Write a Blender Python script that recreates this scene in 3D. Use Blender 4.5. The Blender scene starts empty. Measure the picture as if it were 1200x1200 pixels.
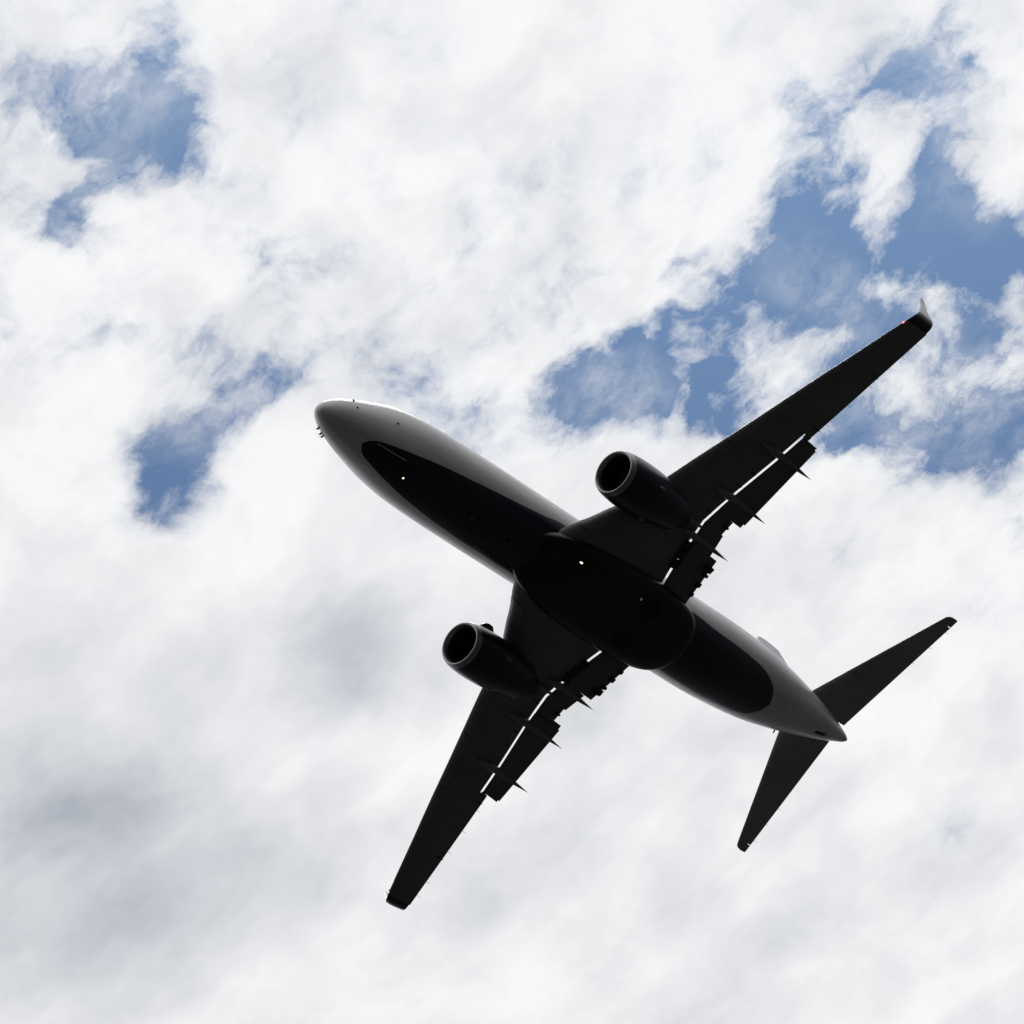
import bpy, bmesh, math, random
import numpy as np
from mathutils import Matrix, Vector
random.seed(4)
R = math.radians
scene = bpy.context.scene
col = scene.collection

# ------------------------------------------------------------------ frame of the aircraft and camera
# aircraft frame: x forward, y port, z up, origin at station 19 m behind the nose
PITCH = R(2.0)                     # nose slightly up, on approach
cam_rot = [[-0.6222553454507351, 0.6566469885394179, -0.42616078831833015],
           [-0.40334408500769703, -0.7355113732954326, -0.5443680453905897],
           [-0.6709037443234989, -0.16684649290644696, 0.7225305624383846]]
cam_pos = Vector((128.52188762, 30.90138261, -130.91353628))
F_PX = 5103.91                     # focal length for a 1200 px picture
RP = Matrix.Rotation(-PITCH, 3, 'Y')
HGT = 1.7 - (RP @ cam_pos).z       # so that the photographer stands on the ground
CAM = RP @ cam_pos + Vector((0, 0, HGT))
AX, AY, AZ = [RP @ Vector(v) for v in cam_rot]      # right, down, forward in the world

cd = bpy.data.cameras.new('camera')
cam = bpy.data.objects.new('camera', cd)
col.objects.link(cam)
m = Matrix((AX, -AY, -AZ)).transposed().to_4x4()
m.translation = CAM
cam.matrix_world = m
cd.sensor_width = 36
cd.lens = F_PX / 1200 * 36
cd.clip_start = 0.5
cd.clip_end = 60000
scene.camera = cam

scene.view_settings.view_transform = 'Standard'
scene.view_settings.look = 'None'
scene.view_settings.exposure = 0
scene.view_settings.gamma = 1

# ------------------------------------------------------------------ sun
SUN = Vector((-0.55, 0.05, 0.83)).normalized()      # direction towards the sun
sd = bpy.data.lights.new('sun', 'SUN')
sd.energy = 0.5
sd.angle = R(12)
sd.color = (1, .96, .9)
so = bpy.data.objects.new('sun', sd)
col.objects.link(so)
so.rotation_euler = SUN.to_track_quat('Z', 'Y').to_euler()
so.location = (0, 0, 400)
sun_el = math.asin(SUN.z)
sun_rot = math.atan2(SUN.x, SUN.y)

# ------------------------------------------------------------------ sky: clear air and a broken cloud deck over the place
def deck(px, py):
    """direction of a point of sky -> coordinates on a cloud deck one unit overhead"""
    d = AX * ((px - 600) / F_PX) + AY * ((py - 600) / F_PX) + AZ
    return np.array([d.x / d.z, d.y / d.z])

world = bpy.data.worlds.new('World')
scene.world = world
world.use_nodes = True
nt = world.node_tree
nt.nodes.clear()
class NG:
    def __init__(s, tree): s.t = tree
    def n(s, typ, **kw):
        o = s.t.nodes.new(typ)
        for k, v in kw.items(): setattr(o, k, v)
        return o
    def l(s, a, b): s.t.links.new(a, b)
    def put(s, sock, v):
        if isinstance(v, bpy.types.NodeSocket): s.l(v, sock)
        else: sock.default_value = v
    def m(s, op, a, b=0.0, c=0.0, clamp=False):
        o = s.n('ShaderNodeMath', operation=op, use_clamp=clamp)
        s.put(o.inputs[0], a); s.put(o.inputs[1], b)
        if op in ('MULTIPLY_ADD',): s.put(o.inputs[2], c)
        return o.outputs[0]
    def v(s, op, a, b=None, sc=None):
        o = s.n('ShaderNodeVectorMath', operation=op)
        s.put(o.inputs[0], a)
        if b is not None: s.put(o.inputs[1], b)
        if sc is not None: s.put(o.inputs['Scale'], sc)
        return o.outputs[0]
    def rng(s, val, a, b, c=0.0, d=1.0, smooth=False):
        o = s.n('ShaderNodeMapRange', interpolation_type='SMOOTHSTEP' if smooth else 'LINEAR')
        s.put(o.inputs[0], val)
        for i, q in enumerate((a, b, c, d)): s.put(o.inputs[i + 1], q)
        return o.outputs[0]
    def noise(s, vec, scale, detail=4, rough=.5, dist=0.0, colour=False, flat=False):
        o = s.n('ShaderNodeTexNoise', noise_dimensions='2D' if flat else '3D')
        s.put(o.inputs['Vector'], vec)
        o.inputs['Scale'].default_value = scale
        o.inputs['Detail'].default_value = detail
        o.inputs['Roughness'].default_value = rough
        o.inputs['Distortion'].default_value = dist
        return o.outputs['Color' if colour else 'Fac']
    def mix(s, f, a, b):
        o = s.n('ShaderNodeMix', data_type='RGBA')
        s.put(o.inputs[0], f); s.put(o.inputs[6], a); s.put(o.inputs[7], b)
        return o.outputs[2]
g = NG(nt)
tc = g.n('ShaderNodeTexCoord')
sep = g.n('ShaderNodeSeparateXYZ')
g.l(tc.outputs['Generated'], sep.inputs[0])
zc_ = g.m('MAXIMUM', sep.outputs[2], 0.04)
cmb = g.n('ShaderNodeCombineXYZ')
g.put(cmb.inputs[0], g.m('DIVIDE', sep.outputs[0], zc_))
g.put(cmb.inputs[1], g.m('DIVIDE', sep.outputs[1], zc_))
P = cmb.outputs[0]
UNIT = float(np.linalg.norm(deck(700, 600) - deck(500, 600))) / 200      # deck units per pixel, about
def scl(px): return 1.0 / (px * UNIT)
# the air tears the edges: displace the deck coordinates
w1 = g.v('SUBTRACT', g.noise(P, scl(150), 3, .5, colour=True, flat=True), (.5, .5, .5))
w2 = g.v('SUBTRACT', g.noise(P, scl(38), 5, .6, colour=True, flat=True), (.5, .5, .5))
P1 = g.v('ADD', P, g.v('SCALE', w1, sc=52 * UNIT))
P2 = g.v('ADD', P1, g.v('SCALE', w2, sc=30 * UNIT))
PF = g.v('MULTIPLY', P2, (1, 1, 0))
def blob(px, py, rx, ry, ang):
    """soft elliptic patch of the deck"""
    c = deck(px, py)
    J = np.stack([(deck(px + 1, py) - deck(px - 1, py)) / 2, (deck(px, py + 1) - deck(px, py - 1)) / 2], 1)
    a = R(ang)
    A = np.array([[math.cos(a) * rx, -math.sin(a) * ry], [math.sin(a) * rx, math.cos(a) * ry]])
    U, S, _ = np.linalg.svd(J @ A)
    if np.linalg.det(U) < 0: U[:, 1] *= -1
    mp = g.n('ShaderNodeMapping', vector_type='TEXTURE')
    g.l(PF, mp.inputs[0])
    mp.inputs['Location'].default_value = (c[0], c[1], 0)
    mp.inputs['Rotation'].default_value = (0, 0, math.atan2(U[1, 0], U[0, 0]))
    mp.inputs['Scale'].default_value = (S[0], S[1], 1)
    gr = g.n('ShaderNodeTexGradient', gradient_type='SPHERICAL')
    g.l(mp.outputs[0], gr.inputs[0])
    return gr.outputs['Fac']
def field(blobs, start=0.0):
    acc = start
    for (x, y, rx, ry, a, w) in blobs:
        acc = g.m('MULTIPLY_ADD', blob(x, y, rx, ry, a), w, acc)
    return acc
# radius here is where the patch has faded out (about twice its visible size)
HOLES = [
 # upper left break
 (196, 118, 130, 62, 75, 1.25), (175, 165, 75, 60, 130, 1.1), (75, 88, 130, 65, 10, .8), (60, 125, 90, 60, 20, .7), (140, 120, 90, 55, 0, .5), (130, 190, 70, 50, 40, .3), (170, 40, 90, 60, 80, .35),
 (100, 225, 85, 40, 95, .8), (82, 268, 75, 48, 20, .8), (255, 210, 90, 30, 10, .42),
 # middle left break
 (203, 545, 78, 82, 0, 1.7), (215, 590, 60, 60, 0, .8), (235, 500, 90, 60, -20, .55), (300, 470, 140, 38, -35, .75), (345, 428, 80, 45, -35, .9), (250, 440, 90, 60, 30, .75),
 (170, 395, 120, 34, 8, .42), (180, 610, 60, 40, 0, .6),
 # pale veils
 (525, 480, 130, 60, 20, .75), (555, 520, 90, 45, 30, .3), (440, 400, 60, 50, 0, .35), (395, 640, 60, 110, 0, .25), (398, 800, 50, 150, 0, .22),
 (1122, 975, 60, 50, 0, .42), (1188, 622, 45, 40, 0, .6), (330, 320, 80, 50, 0, .25), (750, 205, 50, 40, 0, .15), (805, 302, 30, 50, 10, .55), (680, 300, 70, 60, 0, .22),
 # the large break on the right
 (960, 190, 62, 140, -8, 1.4), (938, 255, 60, 70, 0, 1.1), (1050, 270, 190, 140, 10, 1.9), (1130, 300, 160, 120, 20, 1.5), (985, 330, 150, 100, 10, 1.3),
 (1065, 100, 100, 75, 10, 1.2), (1105, 50, 60, 90, 20, .6), (1130, 160, 60, 120, 10, 1.0), (1172, 105, 40, 60, 20, .5), (1000, 130, 60, 40, 0, .6),
 (1165, 400, 140, 130, 0, 1.0), (1190, 290, 90, 90, 0, 1.0), (870, 370, 120, 95, 20, 1.2), (905, 340, 70, 60, 0, .6),
 (830, 440, 210, 95, -12, 1.6), (740, 450, 130, 75, -10, 1.4), (790, 478, 110, 60, 20, 1.1), (690, 475, 90, 70, -40, .75), (700, 455, 80, 50, 0, .6),
 (980, 430, 170, 110, -20, 1.1), (1050, 480, 200, 110, 0, .95), (1120, 535, 140, 80, 10, 1.0), (1190, 500, 100, 90, 0, .8), (1010, 505, 100, 40, 0, .6),
]
WISPS = [
 (1150, 205, 60, 40, 25, 1.2), (1080, 255, 26, 40, 10, .8), (1185, 430, 60, 36, 20, .9), (1130, 440, 30, 60, 15, .9), (870, 400, 22, 50, 20, .8), (985, 395, 40, 22, -25, .7), (1060, 130, 44, 30, 30, .8),
 (1015, 180, 115, 85, 50, 1.9), (1045, 245, 42, 110, 8, 1.55), (1075, 205, 70, 40, 20, .7), (1170, 160, 80, 120, 20, 1.5), (1185, 235, 75, 50, 30, 1.0), (1150, 60, 80, 50, 30, .4),
 (1192, 360, 50, 58, 0, 2.2), (1095, 345, 75, 60, 0, 2.0), (1022, 335, 48, 30, 25, 1.0), (950, 246, 24, 26, 0, .6), (922, 425, 85, 95, 15, 1.7), (905, 395, 50, 60, 0, .7),
 (796, 465, 22, 95, 5, 1.6), (845, 468, 28, 28, 0, .4), (1085, 470, 120, 70, 25, .8), (1060, 440, 120, 60, 30, .45), (1030, 560, 180, 70, 0, .7), (1180, 560, 90, 60, 0, .5), (880, 215, 70, 120, 0, .5),
 (265, 130, 70, 130, 0, .5), (270, 215, 110, 60, 0, .45), (120, 130, 60, 28, 20, .3), (820, 530, 160, 60, -5, .5), (150, 190, 90, 30, 10, .4), (300, 560, 80, 80, 0, .5),
]
n_big = g.m('SUBTRACT', g.noise(P1, scl(170), 5, .55, flat=True), .5)
P3 = g.v('ADD', P1, g.v('SCALE', w2, sc=20 * UNIT))
n_fine = g.m('SUBTRACT', g.noise(P3, scl(60), 7, .68, flat=True), .5)
soft = g.m('SUBTRACT', 1.0, g.m('EXPONENT', g.m('MULTIPLY', field(HOLES), -.98)))
F = g.m('SUBTRACT', 1.5, g.m('MULTIPLY', soft, 2.42))
F = g.m('MULTIPLY_ADD', field(WISPS), .72, F)
F = g.m('MULTIPLY_ADD', n_big, 1.5, F)
calm = g.m('MINIMUM', field([(430, 960, 900, 520, 0, 2.2), (1000, 1000, 700, 420, 0, 1.6), (620, 60, 380, 160, 0, .8)]), 1.0)
F = g.m('MULTIPLY_ADD', n_fine, g.rng(calm, 0, 1, 2.6, 1.3), F)
torn = g.m('SUBTRACT', g.noise(P2, scl(26), 5, .62, flat=True), .5)
F = g.m('MULTIPLY_ADD', torn, g.rng(calm, 0, 1, .85, .2), F)
F = g.m('MULTIPLY_ADD', calm, .30, F)
vo = g.n('ShaderNodeTexVoronoi', voronoi_dimensions='2D', feature='SMOOTH_F1')
g.put(vo.inputs['Vector'], P3); vo.inputs['Scale'].default_value = scl(105); vo.inputs['Detail'].default_value = 2.5
vo.inputs['Roughness'].default_value = .55; vo.inputs['Lacunarity'].default_value = 2.3
puff = g.m('SUBTRACT', .5, vo.outputs['Distance'])
F = g.m('MULTIPLY_ADD', puff, g.rng(calm, 0, 1, .9, .3), F)
veil = field([(75, 100, 190, 120, 10, .75), (100, 250, 110, 90, 0, .6), (310, 445, 170, 90, -30, .85), (1110, 470, 220, 140, 0, .5), (1130, 70, 190, 130, 0, .6), (1160, 170, 130, 120, 0, .45), (960, 340, 110, 70, 30, .4), (520, 490, 160, 80, 0, .5), (720, 470, 90, 80, 0, .5)])
veil = g.m('MULTIPLY', veil, g.m('MAXIMUM', g.m('MULTIPLY_ADD', n_fine, 3.5, .8), 0.1))
tau = g.m('MAXIMUM', g.m('ADD', F, .46), g.m('ADD', veil, .04))
cover = g.m('SUBTRACT', 1.0, g.m('EXPONENT', g.m('MULTIPLY', g.m('POWER', tau, 1.5), -1.2)))
# brightness of the deck: thick parts are greyer, thin sunlit parts whiter
GREY = [(100, 960, 480, 280, -10, .25), (60, 930, 220, 120, -20, .14), (200, 1100, 500, 240, 0, .15), (60, 700, 260, 160, 10, .06), (250, 720, 200, 90, 0, .04), (150, 780, 260, 100, -10, .05), (640, 1030, 220, 130, -20, .10), (400, 740, 80, 260, 0, .22),
        (500, 740, 160, 160, 0, .13), (760, 30, 240, 130, 0, .05), (420, 60, 200, 130, 0, .05), (620, 90, 160, 140, 0, .04), (400, 250, 200, 100, 20, .05), (860, 800, 300, 200, 0, .06), (640, 660, 200, 160, 0, .06),
        (940, 1090, 280, 160, -20, .08), (1000, 640, 240, 100, 0, .05), (900, 980, 150, 90, 0, .05), (1122, 978, 120, 80, 0, .06), (780, 720, 140, 90, 0, .07), (600, 590, 200, 60, 20, .06)]
WHITE = [(370, 880, 140, 120, 0, .10), (760, 280, 340, 220, 0, .05), (60, 560, 200, 120, 0, .05), (520, 1120, 240, 110, 0, .06), (1090, 850, 220, 160, 20, .07), (900, 560, 240, 70, 0, .05), (200, 330, 260, 120, 0, .05), (690, 920, 200, 80, 0, .06)]
b = g.m('SUBTRACT', .955, field(GREY))
b = g.m('ADD', b, field(WHITE))
n3 = g.m('SUBTRACT', g.noise(P1, scl(190), 5, .5, flat=True), .5)
n4 = g.m('SUBTRACT', g.noise(P3, scl(48), 6, .6, flat=True), .5)
b = g.m('MULTIPLY_ADD', n3, .55, b)
b = g.m('SUBTRACT', b, g.m('MULTIPLY', g.m('MAXIMUM', g.m('SUBTRACT', F, 1.1), 0.0), .08))
b = g.m('MULTIPLY_ADD', puff, g.rng(calm, 0, 1, .16, .10), b)
b = g.m('MULTIPLY_ADD', n4, g.rng(calm, 0, 1, .2, .05), b)
b = g.m('MINIMUM', g.m('MAXIMUM', b, .40), 1.0)
# the deck is brightest overhead and dull towards the horizon
glow = g.rng(sep.outputs[2], .07, .60, .035, 1.0, True)
cc = g.mix(g.rng(b, .40, .95), (.43, .46, .515, 1), (.955, .955, .96, 1))
bgc = g.n('ShaderNodeBackground')
g.put(bgc.inputs[0], cc)
g.put(bgc.inputs[1], glow)
sky = g.n('ShaderNodeTexSky', sky_type='NISHITA', sun_disc=False, sun_elevation=sun_el, sun_rotation=sun_rot)
sky.air_density = 1.0; sky.dust_density = 1.6; sky.ozone_density = 1.2
bgs = g.n('ShaderNodeBackground')
g.put(bgs.inputs[0], g.v('MULTIPLY', sky.outputs[0], (.295, .52, .87)))
bgs.inputs[1].default_value = 0.05
mx = g.n('ShaderNodeMixShader')
above = g.rng(sep.outputs[2], -.01, .03)
g.put(mx.inputs[0], g.m('MULTIPLY', cover, above))
g.l(bgs.outputs[0], mx.inputs[1]); g.l(bgc.outputs[0], mx.inputs[2])
wo = g.n('ShaderNodeOutputWorld')
g.l(mx.outputs[0], wo.inputs[0])

# ------------------------------------------------------------------ materials
def material(name, base, rough=.4, metal=0.0, coat=0.0, dirt=.0, bump=0.0, nscale=1.2, emit=None, panels=0.0, streak=(0.25, 1, 1)):
    mt = bpy.data.materials.new(name)
    mt.use_nodes = True
    q = NG(mt.node_tree)
    bs = mt.node_tree.nodes['Principled BSDF']
    bs.inputs['Roughness'].default_value = rough
    bs.inputs['Metallic'].default_value = metal
    bs.inputs['Coat Weight'].default_value = coat
    bs.inputs['Coat Roughness'].default_value = .15
    t = q.n('ShaderNodeTexCoord').outputs['Object']
    base4 = (*base, 1)
    c = base4
    if dirt:
        ts = q.v('MULTIPLY', t, streak)
        nz = q.noise(ts, nscale, 7, .62)
        f = q.rng(nz, .38, .72)
        c = q.mix(q.m('MULTIPLY', f, dirt), base4, tuple(x * .45 for x in base) + (1,))
        q.put(bs.inputs['Roughness'], q.rng(nz, .3, .8, rough * .8, min(1, rough * 1.4)))
    if panels:
        br = q.n('ShaderNodeTexBrick')
        q.l(t, br.inputs['Vector'])
        br.inputs['Scale'].default_value = 1.0
        br.inputs['Mortar Size'].default_value = .012
        br.inputs['Brick Width'].default_value = 1.45
        br.inputs['Row Height'].default_value = .9
        br.inputs['Color1'].default_value = (1, 1, 1, 1)
        br.inputs['Color2'].default_value = (.86, .86, .86, 1)
        br.inputs['Mortar'].default_value = (1 - panels,) * 3 + (1,)
        mm = q.n('ShaderNodeMix', data_type='RGBA', blend_type='MULTIPLY')
        mm.inputs[0].default_value = 1
        q.put(mm.inputs[6], c); q.l(br.outputs['Color'], mm.inputs[7])
        c = mm.outputs[2]
    q.put(bs.inputs['Base Color'], c)
    if emit:
        bs.inputs['Emission Color'].default_value = (*emit[0], 1)
        bs.inputs['Emission Strength'].default_value = emit[1]
    return mt
M_WING = material('grey_wing_paint', (.18, .178, .175), .45, dirt=.35, panels=.45)
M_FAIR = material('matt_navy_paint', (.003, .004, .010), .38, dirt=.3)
M_GREYD = material('grey_fairing_paint', (.22, .22, .225), .45, dirt=.4)
M_FLAP = material('flap_paint', (.14, .14, .135), .5, dirt=.5)
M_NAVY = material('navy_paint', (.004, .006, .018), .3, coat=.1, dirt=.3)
M_METAL = material('polished_metal', (.36, .36, .37), .4, 1.0, dirt=.2)
M_SLAT = material('slat_metal', (.2, .2, .21), .4, .2, dirt=.3)
M_DARK = material('dark_metal', (.05, .045, .04), .55, .6, dirt=.4)
M_BLACK = material('black_composite', (.012, .012, .012), .6, dirt=.2)
M_RUBBER = material('tyre_rubber', (.008, .008, .008), .8, dirt=.3)
M_TAIL = material('tail_grey_paint', (.36, .36, .37), .4, dirt=.3, panels=.35)
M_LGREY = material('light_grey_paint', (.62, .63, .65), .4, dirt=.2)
M_SEAL = material('seal', (.03, .03, .032), .7, dirt=.2)
M_LAMP = material('lit_lamp', (.9, .85, .75), .3, emit=((1, .78, .56), 1.9), dirt=.01)
M_LAMPDIM = material('dim_lamp_glass', (.5, .48, .45), .15, emit=((1, .9, .8), .06), dirt=.01)
M_RED = material('red_lamp', (.6, .03, .02), .2, emit=((1, .22, .16), 2.0), dirt=.01)
M_GREEN = material('green_lamp', (.02, .4, .1), .2, emit=((.1, 1, .4), .02), dirt=.01)
M_WLET = material('winglet_paint', (.75, .76, .78), .35, dirt=.25)
_q = NG(M_WLET.node_tree); _t = _q.n('ShaderNodeSeparateXYZ'); _q.l(_q.n('ShaderNodeTexCoord').outputs['Object'], _t.inputs[0])
_b = M_WLET.node_tree.nodes['Principled BSDF']; _old = _b.inputs['Base Color'].links[0].from_socket
_q.put(_b.inputs['Base Color'], _q.mix(_q.rng(_t.outputs[2], 1.13, 1.19), (.006, .009, .026, 1), _old))
M_GROUND = material('dark_ground', (.009, .0082, .007), .9, dirt=.6, nscale=.02, streak=(1, 1, 1))

# ------------------------------------------------------------------ helpers
def link(name, me, mat, parent=None, smooth=True):
    o = bpy.data.objects.new(name, me)
    col.objects.link(o)
    if mat is not None and len(me.materials) == 0: me.materials.append(mat)
    if smooth:
        for p in me.polygons: p.use_smooth = True
    if parent is not None: o.parent = parent
    return o
def bm_obj(name, bm, mat, parent=None, smooth=True, sharp=None):
    bmesh.ops.recalc_face_normals(bm, faces=bm.faces)
    if sharp:
        for e in bm.edges:
            if len(e.link_faces) == 2 and e.calc_face_angle(0) > R(sharp): e.smooth = False
    me = bpy.data.meshes.new(name)
    bm.to_mesh(me); bm.free()
    return link(name, me, mat, parent, smooth)
def T(s, y, z): return (19 - s, y, z)           # station, port, up -> aircraft frame
def loft(bm, rings, cap0=True, cap1=True, closed=True):
    vs = [[bm.verts.new(p) for p in r] for r in rings]
    n = len(vs[0])
    for a, b_ in zip(vs, vs[1:]):
        for i in range(n if closed else n - 1):
            j = (i + 1) % n
            bm.faces.new((a[i], a[j], b_[j], b_[i]))
    if cap0: bm.faces.new(list(reversed(vs[0])))
    if cap1: bm.faces.new(vs[-1])
    return vs
def pchip(xs, ys, q):
    xs = np.array(xs, float); ys = np.array(ys, float)
    h = np.diff(xs); d = np.diff(ys) / h
    mm = np.zeros(len(xs)); mm[0] = d[0]; mm[-1] = d[-1]
    for i in range(1, len(xs) - 1):
        if d[i - 1] * d[i] > 0:
            w1_, w2_ = 2 * h[i] + h[i - 1], h[i] + 2 * h[i - 1]
            mm[i] = (w1_ + w2_) / (w1_ / d[i - 1] + w2_ / d[i])
    q = np.asarray(q, float)
    k = np.clip(np.searchsorted(xs, q) - 1, 0, len(h) - 1)
    t = (q - xs[k]) / h[k]
    return ((2*t**3-3*t**2+1)*ys[k] + (t**3-2*t**2+t)*h[k]*mm[k] + (-2*t**3+3*t**2)*ys[k+1] + (t**3-t**2)*h[k]*mm[k+1])
def box(bm, c, size, rot=None, bevel=0.0):
    r = bmesh.ops.create_cube(bm, size=1)
    vs = r['verts']
    bmesh.ops.scale(bm, vec=size, verts=vs)
    if rot is not None: bmesh.ops.rotate(bm, matrix=rot, verts=vs)
    bmesh.ops.translate(bm, vec=c, verts=vs)
    if bevel:
        es = list({e for v_ in vs for e in v_.link_edges})
        bmesh.ops.bevel(bm, geom=es, offset=bevel, segments=2, affect='EDGES')
def ellipsoid(bm, c, r, rot=None):
    q = bmesh.ops.create_uvsphere(bm, u_segments=20, v_segments=12, radius=1)['verts']
    bmesh.ops.scale(bm, vec=r, verts=q)
    if rot is not None: bmesh.ops.rotate(bm, matrix=rot, verts=q)
    bmesh.ops.translate(bm, vec=c, verts=q)

# ------------------------------------------------------------------ ground (below and behind the photographer, lights the belly)
bm = bmesh.new()
bmesh.ops.create_circle(bm, cap_ends=True, segments=96, radius=30000)
gr = bm_obj('ground', bm, M_GROUND, smooth=False)
gr['kind'] = 'structure'

# ------------------------------------------------------------------ the airliner
root = bpy.data.objects.new('airliner', None)
col.objects.link(root)
root.empty_display_size = 5
root.location = (0, 0, HGT)
root.rotation_euler = (0, -PITCH, 0)
root['label'] = 'twin engine passenger jet with dark blue belly flying low under broken clouds, flaps out'
root['category'] = 'airliner'

# fuselage ----------------------------------------------------------
ST = np.array([[0,-.52,-.42,.04],[.04,-.62,-.32,.15],[.15,-.72,-.16,.26],[.5,-.91,.20,.50],[1,-1.06,.54,.74],[1.6,-1.22,.88,.94],[2.2,-1.36,1.16,1.12],[3,-1.53,1.56,1.32],
  [3.6,-1.64,1.83,1.46],[4.5,-1.75,2.03,1.63],[6,-1.86,2.12,1.79],[8,-1.9,2.12,1.86],[11,-1.9,2.11,1.88],[20,-1.95,2.05,1.88],[24.5,-2,2,1.88],[26,-1.93,2,1.88],
  [28,-1.71,2,1.82],[30,-1.45,2,1.68],[32,-1.06,1.95,1.42],[34,-.52,1.85,1.08],[36,.1,1.62,.68],[37.3,.62,1.30,.34],[37.8,.80,1.16,.18],[38.02,.93,1.05,.06]])
def sec(s):
    return [float(pchip(ST[:, 0], ST[:, i], s)) for i in (1, 2, 3)]
def fus(s, th):
    """point of the skin; th = angle from the keel, + to port"""
    b_, t_, w_ = sec(s)
    zc, h = (b_ + t_) / 2, (t_ - b_) / 2
    return T(s, w_ * math.sin(th), zc - h * math.cos(th))
ss = sorted(set([0, .01, .04, .08, .15, .25, .35, .5, .7, .85] + [round(1 + .25 * i, 3) for i in range(20)] + [6 + .5 * i for i in range(38)] + [25 + .25 * i for i in range(52)] + [37.9, 37.97, 38.02]))
ss = [s for s in ss if s <= 38.02]
NT = 96
bm = bmesh.new()
rings = [[fus(s, -math.pi + 2 * math.pi * k / NT) for k in range(NT)] for s in ss]
vs = [[bm.verts.new(p) for p in r] for r in rings]
uv = bm.loops.layers.uv.new('skin')
for i in range(len(ss) - 1):
    for k in range(NT):
        j = (k + 1) % NT
        f = bm.faces.new((vs[i][k], vs[i][j], vs[i + 1][j], vs[i + 1][k]))
        for lp, (a, c) in zip(f.loops, ((i, k), (i, k + 1), (i + 1, k + 1), (i + 1, k))):
            lp[uv].uv = (ss[a] / 40, c / NT)       # v=.5 is the keel
bm.faces.new(list(reversed(vs[0]))); bm.faces.new(vs[-1])
bmesh.ops.recalc_face_normals(bm, faces=bm.faces)
me = bpy.data.meshes.new('fuselage'); bm.to_mesh(me); bm.free()

mt = bpy.data.materials.new('fuselage_paint'); mt.use_nodes = True
q = NG(mt.node_tree); bs = mt.node_tree.nodes['Principled BSDF']
uvn = q.n('ShaderNodeUVMap', uv_map='skin'); sp = q.n('ShaderNodeSeparateXYZ'); q.l(uvn.outputs[0], sp.inputs[0])
U, V = sp.outputs[0], sp.outputs[1]
def curve(pts):
    fc = q.n('ShaderNodeFloatCurve')
    cu = fc.mapping.curves[0]
    P_ = [(s / 40, a / 90) for s, a in pts]
    cu.points[0].location = P_[0]; cu.points[1].location = P_[-1]
    for p in P_[1:-1]: cu.points.new(*p)
    for p in cu.points: p.handle_type = 'AUTO_CLAMPED'
    fc.mapping.update()
    q.l(U, fc.inputs['Value'])
    return q.m('MULTIPLY', fc.outputs[0], .25)      # 90 deg = .25 of the turn
cp = curve([(0, 0), (2.24, 0), (2.3, 8), (2.45, 14.5), (2.7, 20), (3.2, 24.8), (4, 28.4), (5, 32), (6, 35.5), (8.2, 41.4), (10.4, 47.5), (12.6, 54.5), (14, 60), (23, 56), (24.5, 52), (26, 49.5), (28, 44), (29.2, 33), (29.65, 22), (29.9, 8), (29.98, 0), (40, 0)])
cs = curve([(0, 0), (2.24, 0), (2.3, 7), (2.45, 13.5), (2.7, 19), (3.7, 25), (5.1, 30), (6.7, 34.2), (8, 37), (9.9, 39.3), (12.6, 40), (20, 42), (24.5, 45), (26, 46), (28, 44), (29.2, 38), (29.65, 25), (29.9, 10), (29.98, 0), (40, 0)])
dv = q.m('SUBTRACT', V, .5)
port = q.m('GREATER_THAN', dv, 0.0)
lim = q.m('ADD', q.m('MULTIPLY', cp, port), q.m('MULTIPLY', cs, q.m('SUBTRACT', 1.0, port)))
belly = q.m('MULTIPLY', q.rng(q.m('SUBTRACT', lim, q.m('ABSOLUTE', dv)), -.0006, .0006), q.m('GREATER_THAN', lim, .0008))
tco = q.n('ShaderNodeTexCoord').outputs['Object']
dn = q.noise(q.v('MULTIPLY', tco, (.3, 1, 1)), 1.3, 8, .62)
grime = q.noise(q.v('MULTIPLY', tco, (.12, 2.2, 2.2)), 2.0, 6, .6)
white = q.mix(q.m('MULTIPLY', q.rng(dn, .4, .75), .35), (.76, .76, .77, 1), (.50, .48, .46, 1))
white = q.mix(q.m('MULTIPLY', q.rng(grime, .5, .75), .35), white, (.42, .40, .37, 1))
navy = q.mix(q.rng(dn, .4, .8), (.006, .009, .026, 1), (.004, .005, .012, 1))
# frame joints and lap joints
fs = q.m('FRACT', q.m('MULTIPLY', U, 40 / 2.54))
j1 = q.m('LESS_THAN', q.m('ABSOLUTE', q.m('SUBTRACT', fs, .5)), .004)
fv = q.m('FRACT', q.m('MULTIPLY', V, 12))
j2 = q.m('LESS_THAN', q.m('ABSOLUTE', q.m('SUBTRACT', fv, .5)), .008)
jj = q.m('MULTIPLY', q.m('MAXIMUM', j1, j2), .3)
# cabin windows
wu = q.m('MULTIPLY', q.m('SUBTRACT', q.m('FRACT', q.m('MULTIPLY', U, 40 / .508)), .5), .508 / .12)
wv = q.m('MULTIPLY', q.m('SUBTRACT', q.m('ABSOLUTE', dv), .288), 12.2 / .19)
win = q.m('LESS_THAN', q.m('ADD', q.m('POWER', q.m('ABSOLUTE', wu), 3), q.m('POWER', q.m('ABSOLUTE', wv), 3)), 1)
win = q.m('MULTIPLY', win, q.m('MULTIPLY', q.m('GREATER_THAN', U, 6.5 / 40), q.m('LESS_THAN', U, 31 / 40)))
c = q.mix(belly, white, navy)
c = q.mix(jj, c, (.05, .05, .05, 1))
c = q.mix(win, c, (.02, .02, .025, 1))
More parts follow.
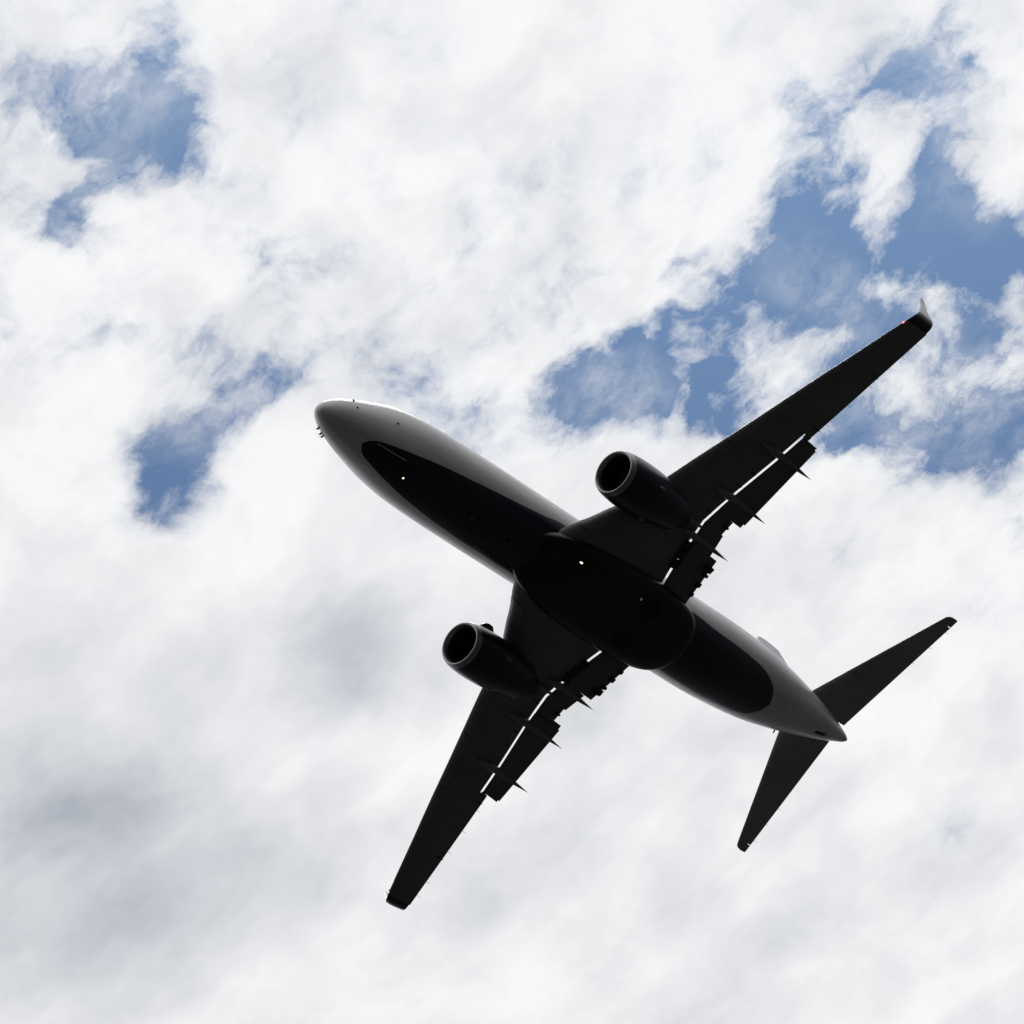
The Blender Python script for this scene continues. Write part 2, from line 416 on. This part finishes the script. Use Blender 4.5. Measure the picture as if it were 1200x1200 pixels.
# radome seam
rs = q.m('LESS_THAN', q.m('ABSOLUTE', q.m('SUBTRACT', U, 1.35 / 40)), .00035)
c = q.mix(q.m('MULTIPLY', rs, .25), c, (.05, .05, .05, 1))
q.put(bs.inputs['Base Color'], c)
q.put(bs.inputs['Roughness'], q.rng(dn, .3, .8, .22, .42))
bs.inputs['Coat Weight'].default_value = .1
bmp = q.n('ShaderNodeBump'); bmp.inputs['Strength'].default_value = .12; bmp.inputs['Distance'].default_value = .02
q.put(bmp.inputs['Height'], q.noise(tco, 2.2, 3, .5)); q.l(bmp.outputs[0], bs.inputs['Normal'])
me.materials.append(mt)
body = link('fuselage', me, None, root)
body['label'] = 'light grey fuselage with dark blue belly panel'

# skin details ------------------------------------------------------
def skin_patch(s0, s1, t0, t1, off, name, mat, parent, ns=10, ntt=10, round_=0.0):
    """a panel lying on the skin, standing proud by off"""
    bm = bmesh.new()
    top, bot = [], []
    for i in range(ns + 1):
        s = s0 + (s1 - s0) * i / ns
        k = 1.0
        if round_:
            e = min(i, ns - i) / ns
            k = math.sqrt(max(0, 1 - max(0, 1 - e / round_) ** 2)) if e < round_ else 1
            k = max(k, .12)
        ra, rb = [], []
        for j in range(ntt + 1):
            tm = (t0 + t1) / 2
            th = R(tm + (t0 - tm + (t1 - t0) * j / ntt) * k)
            p = Vector(fus(s, th))
            b_, t_, w_ = sec(s)
            nrm = Vector((0, math.sin(th), -math.cos(th))).normalized()
            ra.append(bm.verts.new(p + nrm * off)); rb.append(bm.verts.new(p - nrm * .03))
        top.append(ra); bot.append(rb)
    for i in range(ns):
        for j in range(ntt):
            bm.faces.new((top[i][j], top[i][j+1], top[i+1][j+1], top[i+1][j]))
            bm.faces.new((bot[i][j], bot[i+1][j], bot[i+1][j+1], bot[i][j+1]))
    for i in range(ns):
        bm.faces.new((top[i][0], top[i+1][0], bot[i+1][0], bot[i][0]))
        bm.faces.new((top[i][-1], bot[i][-1], bot[i+1][-1], top[i+1][-1]))
    for j in range(ntt):
        bm.faces.new((top[0][j], bot[0][j], bot[0][j+1], top[0][j+1]))
        bm.faces.new((top[-1][j], top[-1][j+1], bot[-1][j+1], bot[-1][j]))
    return bm_obj(name, bm, mat, parent, sharp=40)
skin_patch(2.75, 4.95, -16, -.6, .012, 'nose_gear_door', M_NAVY, body)
skin_patch(2.75, 4.95, .6, 16, .012, 'nose_gear_door', M_NAVY, body)
e = skin_patch(2.76, 4.3, 15.8, 17.2, .03, 'pale_nose_strip', M_LGREY, body)  # narrow pale strip running alongside the port nose gear door
e['label'] = 'pale strip on the dark nose belly'
# cockpit glazing
for sg in (1, -1):
    skin_patch(2.12, 2.75, sg * 152, sg * 176, .01, 'cockpit_window', M_BLACK, body)
    skin_patch(2.5, 3.15, sg * 122, sg * 148, .01, 'cockpit_window', M_BLACK, body)
    skin_patch(3.2, 3.75, sg * 118, sg * 140, .01, 'cockpit_window', M_BLACK, body)
# cabin doors outlines, ports and hatches on the belly
for (s, th, r) in ((1.7, 108, .06), (1.59, 76, .05), (3.57, 65, .055)):
    bm = bmesh.new(); ellipsoid(bm, fus(s, R(th)), (r, r, r * .8))
    bm_obj('static_port', bm, M_BLACK, body)
# probes on the starboard nose
for (s, th, L) in ((.78, -80, .26), (1.12, -82, .22), (1.32, -84, .2)):
    a = Vector(fus(s, R(th)))
    n_ = Vector((0, math.sin(R(th)), -math.cos(R(th))))
    bm = bmesh.new()
    r0 = [a + n_ * -.04 + Vector((x * .07, 0, 0)) + n_.cross(Vector((1, 0, 0))) * y * .025 for x, y in ((1, 0), (0, 1), (-1, 0), (0, -1))]
    r1 = [a + n_ * .10 + Vector((x * .05 + .05, 0, 0)) + n_.cross(Vector((1, 0, 0))) * y * .02 for x, y in ((1, 0), (0, 1), (-1, 0), (0, -1))]
    r2 = [a + n_ * .13 + Vector((x * .02 + L, 0, 0)) + n_.cross(Vector((1, 0, 0))) * y * .015 for x, y in ((1, 0), (0, 1), (-1, 0), (0, -1))]
    loft(bm, [r0, r1, r2])
    bm_obj('pitot_probe', bm, M_METAL, body)
# blade aerials and drain masts
def blade(s, th, h, chord, name, mat, parent, rake=.25, thick=.035):
    a = Vector(fus(s, R(th)))
    n_ = Vector((0, math.sin(R(th)), -math.cos(R(th)))); t_ = n_.cross(Vector((1, 0, 0)))
    def ring(hh, ch, off):
        return [a + n_ * hh + Vector((-(u - .5) * ch - off, 0, 0)) + t_ * (w_ * thick) for u, w_ in ((0, 0), (.2, .8), (.5, 1), (1, 0), (.5, -1), (.2, -.8))]
    bm = bmesh.new(); loft(bm, [ring(-.05, chord, 0), ring(h * .6, chord * .8, rake * .6), ring(h, chord * .5, rake)])
    return bm_obj(name, bm, mat, parent)
blade(8.6, 0, .30, .35, 'blade_aerial', M_NAVY, body)
blade(11.2, 0, .28, .30, 'blade_aerial', M_NAVY, body)
blade(25.2, 0, .28, .30, 'blade_aerial', M_NAVY, body)
blade(10.0, 180, .32, .40, 'blade_aerial', M_LGREY, body)
blade(33.4, -84, .26, .12, 'drain_mast', M_BLACK, body, .08)
blade(6.6, 20, .16, .10, 'drain_mast', M_NAVY, body, .05)
# tail cone hatch with a bright lip, near the stabiliser cut-out
skin_patch(34.6, 35.6, -15, -3, .012, 'auxiliary_power_inlet', M_BLACK, body, round_=.3)
bm = bmesh.new()
prev = []
pts = [(35.35, 2), (35.6, -1), (35.72, -6), (35.68, -12), (35.55, -16)]
rr = []
for s, th in pts:
    p = Vector(fus(s, R(th))) + Vector((0, math.sin(R(th)), -math.cos(R(th)))) * .05
    rr.append([p + Vector((math.cos(a) * .035, math.sin(a) * .035, -.03 if a < 3 else .03)) for a in (0, 1.57, 3.14, 4.71)])
loft(bm, rr)
bm_obj('inlet_lip', bm, M_METAL, body)
# exhaust of the auxiliary power unit
bm = bmesh.new()
loft(bm, [[T(s, r * math.cos(a), 1.02 + r * math.sin(a)) for a in np.linspace(0, 2 * math.pi, 20, endpoint=False)] for s, r in ((37.9, .05), (38.035, .06), (38.04, .04))])
bm_obj('tail_exhaust', bm, M_DARK, body)

# lamps in the belly and nose ---------------------------------------
def lamp(pos, r, mat, name, parent, scale=(1, 1, 1), label=None, rot=None):
    bm = bmesh.new(); ellipsoid(bm, pos, (r * scale[0], r * scale[1], r * scale[2]), rot)
    o = bm_obj(name, bm, mat, parent)
    if label: o['label'] = label
    return o
lamp(fus(4.71, R(-6.5)), .05, M_LAMP, 'taxi_light', body, (1, 1, .6), 'lit lamp under the nose')

# wing to body fairing ----------------------------------------------
FT = np.array([[12.6, .90, -1.70, -1.3], [13.2, 1.25, -1.98, -1.15], [14, 1.52, -2.12, -1.0], [15, 1.74, -2.20, -.85], [16, 1.86, -2.24, -.75], [17.5, 1.94, -2.26, -.66], [20, 1.96, -2.26, -.6],
               [21.2, 1.90, -2.24, -.62], [22.0, 1.76, -2.21, -.72], [22.5, 1.56, -2.18, -.82], [22.85, 1.28, -2.14, -.95], [23.05, .95, -2.10, -1.1], [23.15, .5, -2.06, -1.3]])
bm = bmesh.new()
rings = []
for s in list(np.linspace(12.6, 21.3, 30)) + list(np.linspace(21.5, 23.15, 18)):
    w_, zb, zt = [float(pchip(FT[:, 0], FT[:, i], s)) for i in (1, 2, 3)]
    r = []
    for k in range(48):
        a = 2 * math.pi * k / 48
        cx, cz = math.sin(a), -math.cos(a)
        e_ = .72
        px = math.copysign(abs(cx) ** e_, cx); pz = math.copysign(abs(cz) ** e_, cz)
        r.append(T(s, w_ * px, (zb + zt) / 2 + (zt - zb) / 2 * pz))
    rings.append(r)
loft(bm, rings)
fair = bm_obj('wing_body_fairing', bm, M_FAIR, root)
fair['label'] = 'dark blue belly fairing between the wings'
lamp(T(14.93, .95, -2.10), .085, M_LAMP, 'landing_light', fair, (1.7, .75, .7), 'lit landing light')
lamp(T(14.93, -.93, -2.10), .07, M_LAMPDIM, 'landing_light', fair, (1, 1, .6), 'faint landing light')
lamp(T(18.9, 1.05, -2.2), .06, M_LAMPDIM, 'belly_lamp', fair)
lamp(T(17.2, 0, -2.27), .07, material('beacon_glass', (.25, .02, .02), .2, dirt=.01), 'beacon', fair, (1, 1, .9))
for sg in (1, -1):            # main wheels lie bare in their wells
    for dy in (.0,):
        bm = bmesh.new()
        prof = [(.0, .02), (.22, .02), (.26, .05), (.36, .06), (.47, .07), (.53, .04), (.55, -.02), (.55, -.15)]
        c0 = Vector(T(19.75, sg * .82, -2.225))
        rings = [[c0 + Vector((max(r_, .001) * math.cos(a), max(r_, .001) * math.sin(a), -z_)) for a in np.linspace(0, 2 * math.pi, 36, endpoint=False)] for r_, z_ in prof]
        loft(bm, rings)
        bm_obj('main_wheel', bm, M_RUBBER, fair)
for s in (13.6, 14.2):
    for sg in (1, -1):
        bm = bmesh.new(); ellipsoid(bm, T(s, sg * .62, -2.12), (.34, .16, .08)); bm_obj('air_scoop', bm, M_BLACK, fair)
        break

# wings --------------------------------------------------------------
def zw(y): y = abs(y); return -1.2 + .115 * (y - 1.88) + .0008 * (y - 1.88) ** 2
LEt = [(0.5, 12.9), (1.88, 13.95), (2.6, 14.62), (3.2, 15.05), (3.9, 15.62), (5.0, 16.27), (5.9, 16.74), (6.9, 17.22), (8.03, 17.80), (10.1, 18.86), (12.04, 19.83), (14.4, 21.07), (16.7, 22.26), (17.25, 22.62)]
def LE(y): return float(np.interp(y, [a for a, _ in LEt], [b_ for _, b_ in LEt]))
def TEf(y):                         # clean trailing edge
    return 22.02 + .29 * (y - 10.5) if y > 5.1 else 20.45 + .12 * (5.1 - y) * .3
def GAP(y):                         # where the wing ends ahead of the flap
    return float(np.interp(y, [1.9, 2.6, 4.2, 5.05, 6.4, 8.9, 10.55], [19.98, 19.86, 19.74, 19.66, 20.02, 20.88, 21.38]))
VZ = .93                            # how far aft a sight line runs for a metre up
def yt(x, t): return 5 * t * (.2969 * math.sqrt(max(x, 0)) - .126 * x - .3516 * x**2 + .2843 * x**3 - .1015 * x**4)
FL0, FL1 = 1.7, 10.55
def wing_ring(y, sg, cut, x0=0.0, dz=0.0, fine=16):
    le, te = LE(y), TEf(y)
    c = te - le
    t = float(np.interp(y, [1.8, 5.5, 17.2], [.145, .12, .10]))
    xe = 1.0
    if cut:
        xe = (GAP(y) - .045 - le) / c
        for _ in range(4):
            s_ = GAP(y) - .045 + VZ * (.25 - yt(xe, t) * c * 1.05)
            xe = min(1.0, (s_ - le) / c)
    xs = [x0 + (xe - x0) * (1 - math.cos(math.pi * i / fine)) / 2 for i in range(fine + 1)]
    z0 = zw(y) + dz
    up = [T(le + x * c, sg * y, z0 + yt(x, t) * c * .95 + .004) for x in xs]
    lo = [T(le + x * c, sg * y, z0 - yt(x, t) * c * 1.05 - .004) for x in xs]
    return up + list(reversed(lo))[:-1] if x0 == 0 else up + list(reversed(lo))
def make_wing(sg):
    bm = bmesh.new()
    rings = [wing_ring(y, sg, True) for y in (0.6, 1.3, 1.88, 2.3, 2.6, 3.2, 3.9, 4.5, 5.1, 5.9, 6.9, 8, 9, 10, FL1)]
    loft(bm, rings)
    rings = [wing_ring(y, sg, False) for y in (FL1 + .003, 11.2, 12.04, 13, 14.4, 15.6, 16.7, 17.0)]
    loft(bm, rings)
    w = bm_obj('wing', bm, M_WING, root, sharp=50)
    w['label'] = 'port wing with red tip light' if sg > 0 else 'starboard wing'
    # slats along the leading edge, slightly drooped ahead of the wing
    for (a, b_) in ((5.75, 8.45), (8.5, 11.2), (11.25, 13.9), (13.95, 16.3)):
        bm = bmesh.new(); rings = []
        for y in np.linspace(a, b_, 6):
            le, c = LE(y), TEf(y) - LE(y)
            t = float(np.interp(y, [1.8, 5.5, 17.2], [.145, .12, .10]))
            ch = .13 * c
            xs = [0, .1, .3, .6, 1]
            up = [T(le - .035 + x * ch, sg * y, zw(y) - .02 + yt(x * .13, t) * c * 1.05) for x in xs]
            lo = [T(le - .035 + x * ch, sg * y, zw(y) - .03 - yt(x * .13, t) * c * 1.12) for x in xs]
            rings.append(up + list(reversed(lo))[:-1])
        loft(bm, rings); bm_obj('slat', bm, M_SLAT, w, sharp=50)
    bm = bmesh.new(); rings = []       # inboard Krueger / bright leading edge
    for y in np.linspace(2.15, 3.85, 6):
        le, c = LE(y), TEf(y) - LE(y)
        xs = [0, .1, .3, .6, 1]
        up = [T(le - .02 + x * .5, sg * y, zw(y) - .0 + yt(x * .5 / c, .145) * c * 1.0) for x in xs]
        lo = [T(le - .02 + x * .5, sg * y, zw(y) - .02 - yt(x * .5 / c, .145) * c * 1.1) for x in xs]
        rings.append(up + list(reversed(lo))[:-1])
    loft(bm, rings); bm_obj('leading_edge_flap', bm, M_SLAT, w, sharp=50)
    # flaps
    def flap(y0, y1, te0, te1, drop=.5, name='flap', front=None, nose=.085, mat=M_FLAP, zoff=0.0):
        bm = bmesh.new(); rings = []
        n = max(2, int((y1 - y0) / .35) + 1)
        for i in range(n + 1):
            y = y0 + (y1 - y0) * i / n
            te = te0 + (te1 - te0) * i / n
            zn = zw(y) - .17 + zoff
            fr = (GAP(y) + .045 + VZ * (zn + nose * .5 - zw(y) + .25)) if front is None else front + VZ * (zn - zw(y) + .25)
            c = te - fr
            zt = zw(y) - drop
            up, lo = [], []
            for k in range(9):
                x = (1 - math.cos(math.pi * k / 8)) / 2
                th_ = nose * (math.sqrt(x) * 2.2 if x < .2 else 1.0 * (1 - (x - .2) / .8) ** .9)
                zz = zn + (zt - zn) * x
                up.append(T(fr + c * x, sg * y, zz + th_ * 1.2 + .05 * math.sin(math.pi * x)))
                lo.append(T(fr + c * x, sg * y, zz - th_ * .9 + .05 * math.sin(math.pi * x) - .004))
            rings.append(up + list(reversed(lo))[:-1])
        loft(bm, rings); return bm_obj(name, bm, mat, w, sharp=55)
    o1 = flap(5.80, 10.42, 21.42, 22.20)
    flap(10.42, 10.62, 21.62, 21.70, .38, 'flap_end_plate')
    flap(5.1, 5.795, 20.88, 20.98, .40)
    flap(4.075, 5.1, 21.08, 20.95, .44)
    flap(1.6, 4.07, 21.60, 21.52, .48)
    # trailing tab of the flap, a separate slotted vane slightly lower
    flap(6.0, 10.3, 21.50, 22.23, .55, 'flap_vane', None, .05, M_FLAP, -.10)
    # rounded exhaust gate seal and small hinge bumps behind the inboard flap
    for (y, s, z, lx, ly, tilt) in ((3.60, 21.42, -1.50, .62, .30, 6), (3.28, 21.50, -1.52, .40, .16, 0), (2.78, 21.52, -1.56, .36, .24, -5), (2.28, 21.55, -1.60, .30, .20, 0), (5.45, 20.84, -1.20, .34, .10, 0)):
        bm = bmesh.new(); box(bm, T(s, sg * y, z), (lx, ly, .09), Matrix.Rotation(R(tilt * sg), 3, 'Z') @ Matrix.Rotation(R(10), 3, 'Y'), .025); bm_obj('flap_hinge', bm, M_DARK, w, sharp=40)
    # links crossing the slot
    for y in (2.95, 3.42, 3.85, 7.2, 7.95, 5.55):
        bm = bmesh.new()
        Lb = .42 if y < 4.5 else .16
        wd = .46 if y < 4.5 else .05
        s_ = GAP(y) - (.28 if y > 4.5 else 0)
        if y < 4.5:
            box(bm, T(GAP(y) + .05, sg * y, zw(y) - .24), (Lb, wd, .10), None, .02); bm_obj('flap_link', bm, M_DARK, w)
        else:
            box(bm, T(s_ + .12, sg * y, zw(y) - .20), (.32, wd, .06), None, .01); bm_obj('flap_link', bm, M_DARK, w)
    # flap track fairings: canoe under the wing, spike behind the flap
    for (y, s0, s1, z1, wd, hh) in ((9.22, 19.6, 22.90, -1.02, .17, .20), (6.60, 18.9, 22.17, -1.46, .18, .23), (4.36, 18.9, 21.90, -1.57, .17, .22)):
        bm = bmesh.new(); rings = []
        n = 22
        for i in range(n + 1):
            u = i / n
            s = s0 + (s1 - s0) * u
            # thickness grows quickly, stays, then runs to a point
            k = min(1, math.sqrt(u / .25)) if u < .25 else (1.0 if u < .5 else max(.03, 1 - ((u - .5) / .5) ** 1.15))
            k = max(k, .03)
            t_ = .12
            cy = LE(y), TEf(y)
            xx = min(1, max(0, (s - cy[0]) / (cy[1] - cy[0])))
            zsurf = zw(y) - yt(xx, t_) * (cy[1] - cy[0])
            if u < .45: zc2 = zsurf - hh * .45 * k
            else:
                ua = (u - .45) / .55
                xa = min(1, max(0, (s0 + (s1 - s0) * .45 - cy[0]) / (cy[1] - cy[0])))
                za = zw(y) - yt(xa, t_) * (cy[1] - cy[0]) - hh * .45
                zc2 = za + (z1 - za) * ua
            rings.append([T(s, sg * y + wd * k * math.sin(a), zc2 - hh * k * math.cos(a)) for a in np.linspace(0, 2 * math.pi, 16, endpoint=False)])
        loft(bm, rings); bm_obj('flap_track_fairing', bm, M_GREYD, w)
    # aileron: outlined by a groove
    for (y, wdt) in ((11.0, .03), (14.25, .03)):
        bm = bmesh.new()
        c = TEf(y) - LE(y)
        box(bm, T(TEf(y) - c * .12, sg * y, zw(y) - .03), (c * .24, wdt, .09), None, 0)
        bm_obj('aileron_joint', bm, M_SEAL, w)
    for y in (11.4, 12.6, 13.8, 15.6, 16.4):      # static wicks
        bm = bmesh.new()
        r = [[T(TEf(y) + a_, sg * y + dx * .008, zw(y) + dz_ * .008 - a_ * .1) for dx, dz_ in ((1, 0), (0, 1), (-1, 0), (0, -1))] for a_ in (-.05, .22)]
        loft(bm, r); bm_obj('static_wick', bm, M_BLACK, w)
    # winglet
    bm = bmesh.new(); rings = []
    path = [(16.95, 0.0, 22.40, 23.84, 0), (17.15, .03, 22.52, 23.90, 8), (17.33, .12, 22.68, 23.98, 30), (17.46, .28, 22.90, 24.06, 55), (17.53, .55, 23.16, 24.20, 78), (17.64, 1.2, 23.70, 24.26, 82), (17.78, 2.0, 24.24, 24.60, 82), (17.86, 2.42, 24.52, 24.76, 82)]
    for (y, dz, le, te, an) in path:
        c = te - le
        nx, nz = -math.sin(R(an)), math.cos(R(an))
        xs = [(1 - math.cos(math.pi * i / 10)) / 2 for i in range(11)]
        z0 = zw(16.95) + dz
        up = [T(le + x * c, sg * (y + nx * (yt(x, .08) * c + .002)), z0 + nz * (yt(x, .08) * c + .002)) for x in xs]
        lo = [T(le + x * c, sg * (y - nx * (yt(x, .08) * c + .002)), z0 - nz * (yt(x, .08) * c + .002)) for x in xs]
        rings.append(up + list(reversed(lo))[:-1])
    loft(bm, rings); o = bm_obj('winglet', bm, M_WLET, w, sharp=60)
    # tip light
    lamp(T(LE(16.8) + .0, sg * 16.8, zw(16.8) + .0), .05, M_RED if sg > 0 else M_GREEN, 'navigation_light', w, (1, 1.3, .7), 'red tip light' if sg > 0 else None)
    return w

# engines ------------------------------------------------------------
EY, EZ, ES = 4.85, -1.80, 13.12
def make_engine(sg):
    NA = 56
    def ring(s, r, flat=1.0, zo=0.0, er=0.0):
        out = []
        for k in range(NA):
            a = 2 * math.pi * k / NA
            x, z = math.sin(a), math.cos(a)
            rr_ = r
            if z < 0: rr_ = r * (1 - (1 - flat) * abs(z) ** 2)
            out.append(T(ES + s, sg * EY + rr_ * x * (1 + er), EZ + rr_ * z + zo))
        return out
    bm = bmesh.new()
    prof = [(.26, 1.045), (.5, 1.085), (.9, 1.12), (1.4, 1.135), (2.0, 1.125), (2.6, 1.08), (3.2, 1.0), (3.7, .92), (4.05, .86), (4.05, .83), (3.6, .86), (3.0, .9)]
    loft(bm, [ring(s, r, .94) for s, r in prof], cap0=False, cap1=False)
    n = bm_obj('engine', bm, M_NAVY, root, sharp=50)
    n['label'] = 'dark blue engine under the port wing' if sg > 0 else 'dark blue engine under the starboard wing'
    bm = bmesh.new()
    prof = [(.262, 1.046), (.14, 1.02), (.05, .985), (.01, .955), (0, .93), (.01, .905), (.05, .87), (.12, .84), (.22, .815)]
    loft(bm, [ring(s, r + .002, .94) for s, r in prof], cap0=False, cap1=False)
    bm_obj('intake_lip', bm, M_METAL, n)
    bm = bmesh.new()
    loft(bm, [ring(s, r, .97) for s, r in ((.22, .814), (.5, .79), (.9, .785), (1.35, .785))], cap0=False, cap1=True)
    bm_obj('intake_duct', bm, M_BLACK, n, sharp=50)
    # fan with spinner
    bm = bmesh.new()
    nb = 24
    for k in range(nb):
        a0 = 2 * math.pi * k / nb
        inner, outer = [], []
        vv = []
        for r_, tw, ch in ((.2, .9, .16), (.5, .6, .18), (.77, .3, .2)):
            for u in (-1, 1):
                a = a0 + u * ch * math.cos(tw) / r_ * .5
                sx = 1.12 + u * ch * math.sin(tw) * .5
                vv.append(bm.verts.new(T(ES + sx, sg * EY + r_ * math.sin(a), EZ + r_ * math.cos(a))))
        bm.faces.new((vv[0], vv[1], vv[3], vv[2])); bm.faces.new((vv[2], vv[3], vv[5], vv[4]))
    bm_obj('fan', bm, M_DARK, n)
    bm = bmesh.new()
    loft(bm, [ring(s, r) for s, r in ((.72, .01), (.78, .07), (.9, .14), (1.05, .20), (1.2, .24))])
    bm_obj('spinner', bm, M_DARK, n)
    # core nozzle and plug
    bm = bmesh.new()
    loft(bm, [ring(s, r) for s, r in ((3.0, .72), (3.8, .64), (4.4, .52), (4.85, .43), (4.85, .40), (4.3, .44))], cap0=False, cap1=False)
    bm_obj('core_nozzle', bm, M_DARK, n, sharp=50)
    bm = bmesh.new()
    loft(bm, [ring(s, r) for s, r in ((4.3, .30), (4.8, .24), (5.2, .1), (5.35, .02))])
    bm_obj('exhaust_plug', bm, M_DARK, n)
    # pylon
    bm = bmesh.new(); rings = []
    for (s, wd, zb, zt) in ((14.6, .03, -.78, -.68), (15.0, .13, -.85, -.60), (15.8, .19, -.95, -.52), (17.0, .21, -1.20, -.62), (18.2, .17, -1.30, -.72), (19.4, .10, -1.20, -.85), (20.0, .03, -1.10, -.95)):
        rings.append([T(s, sg * EY + dx * wd, z) for dx, z in ((-.6, zt), (.6, zt), (1, (zt * .7 + zb * .3)), (1, (zt * .3 + zb * .7)), (.5, zb), (-.5, zb), (-1, (zt * .3 + zb * .7)), (-1, (zt * .7 + zb * .3)))])
    loft(bm, rings); bm_obj('pylon', bm, M_GREYD, n)
    # strake on the inboard shoulder
    bm = bmesh.new()
    an = R(52)
    dirv = Vector((0, -sg * math.sin(an), math.cos(an)))
    c0 = Vector((0, sg * EY, EZ))
    sv = dirv.cross(Vector((1, 0, 0)))
    prof = [(13.95, .0), (14.05, .16), (14.25, .30), (14.5, .36), (14.75, .33), (14.95, .0)]
    a_ = []; b2 = []
    for s, h in prof:
        p = Vector((19 - s, 0, 0)) + c0 + dirv * (1.10 + h)
        a_.append(p + sv * .018); b2.append(p - sv * .018)
    va = [bm.verts.new(p) for p in a_]; vb = [bm.verts.new(p) for p in b2]
    bm.faces.new(va); bm.faces.new(list(reversed(vb)))
    for i in range(len(va)):
        j = (i + 1) % len(va); bm.faces.new((va[i], va[j], vb[j], vb[i]))
    bm_obj('nacelle_strake', bm, M_NAVY, n, smooth=False)
    # latches and seams below
    for s in (1.3, 1.75, 2.2, 2.7):
        bm = bmesh.new()
        box(bm, T(ES + s, sg * EY, EZ - 1.055 + (s - 1.3) * .02), (.16, .07, .03), None, .01)
        bm_obj('cowl_latch', bm, M_DARK, n)
    for an2, s in ((50, 2.35), (-42, 2.0)):
        a = R(180 + an2)
        bm = bmesh.new(); ellipsoid(bm, T(ES + s, sg * EY + 1.09 * math.sin(a), EZ + 1.06 * math.cos(a)), (.20, .08, .06)); bm_obj('cowl_vent', bm, M_GREYD, n)
    return n

# tail ----------------------------------------------------------------
def make_stab(sg):
    bm = bmesh.new()
    def rg(y, x0=0.0, x1=1.0, fat=1.0):
        le = 33.62 + (y - .2) * .672; te = 37.18 + (y - .2) * .272
        z0 = .95 + .125 * y
        c = te - le
        xs = [x0 + (x1 - x0) * (1 - math.cos(math.pi * i / 10)) / 2 for i in range(11)]
        up = [T(le + x * c, sg * y, z0 + yt(x, .10) * c * fat + .003) for x in xs]
        lo = [T(le + x * c, sg * y, z0 - yt(x, .10) * c * fat - .003) for x in xs]
        return (up + list(reversed(lo))[:-1]) if x0 == 0 else up + list(reversed(lo))
    tip = rg(7.28)
    loft(bm, [rg(.2, 0, .735), rg(3.5, 0, .735), rg(6.9, 0, .735)])
    # rounded tip
    def tiprg(y, a, b_):
        le = 33.62 + (y - .2) * .672 + a; te = 37.18 + (y - .2) * .272 - b_; c = te - le; z0 = .95 + .125 * y
        xs = [(1 - math.cos(math.pi * i / 10)) / 2 for i in range(11)]
        up = [T(le + x * c, sg * y, z0 + yt(x, .09) * c + .003) for x in xs]; lo = [T(le + x * c, sg * y, z0 - yt(x, .09) * c - .003) for x in xs]
        return up + list(reversed(lo))[:-1]
    loft(bm, [tiprg(6.903, 0, 0), tiprg(7.2, .01, .0), tiprg(7.3, .12, .01), tiprg(7.34, .3, .05)])
    h = bm_obj('horizontal_stabilizer', bm, M_TAIL, root, sharp=50)
    bm = bmesh.new()
    loft(bm, [rg(.5, .742, 1.0, .97), rg(3.5, .742, 1.0, .97), rg(6.87, .742, 1.0, .97)])
    bm_obj('elevator', bm, M_TAIL, h, sharp=50)
    for y in (4.6, 5.6, 6.6):
        bm = bmesh.new()
        te = 37.18 + (y - .2) * .272
        loft(bm, [[T(te + a_, sg * y + dx * .008, .95 + .125 * y + dz_ * .008) for dx, dz_ in ((1, 0), (0, 1), (-1, 0), (0, -1))] for a_ in (-.05, .18)])
        bm_obj('static_wick', bm, M_BLACK, h)
    return h

WINGS = [make_wing(1), make_wing(-1)]
ENG = [make_engine(1), make_engine(-1)]
for sg in (1, -1):
    h = make_stab(sg)
bm = bmesh.new()
def fin_ring(z, x0=0.0, x1=1.0):
    u = (z - 1.5) / 7.4
    le = 31.4 + (37.3 - 31.4) * u; te = 36.6 + (39.08 - 36.6) * u
    if z < 3.2: le -= (3.2 - z) ** 1.8 * 1.05       # dorsal fillet
    c = te - le; c2 = te - (31.4 + 5.9 * u)
    xs = [x0 + (x1 - x0) * (1 - math.cos(math.pi * i / 12)) / 2 for i in range(13)]
    a_ = [T(le + x * c, yt(x, .10) * c2 + .003, z) for x in xs]; b2 = [T(le + x * c, -yt(x, .10) * c2 - .003, z) for x in xs]
    return (a_ + list(reversed(b2))[:-1]) if x0 == 0 else a_ + list(reversed(b2))
loft(bm, [fin_ring(z, 0, .72) for z in (1.45, 1.8, 2.1, 2.4, 2.8, 3.2, 5, 7, 8.7)])
loft(bm, [fin_ring(z, 0, 1) for z in (8.703, 8.9)])
fin = bm_obj('vertical_stabilizer', bm, M_LGREY, root, sharp=50)
bm = bmesh.new(); loft(bm, [fin_ring(z, .727, 1) for z in (1.5, 4, 6.5, 8.69)])
bm_obj('rudder', bm, M_LGREY, fin, sharp=50)

scene.render.engine = 'CYCLES'
scene.cycles.max_bounces = 4
world.cycles.sampling_method = 'MANUAL'
world.cycles.sample_map_resolution = 256
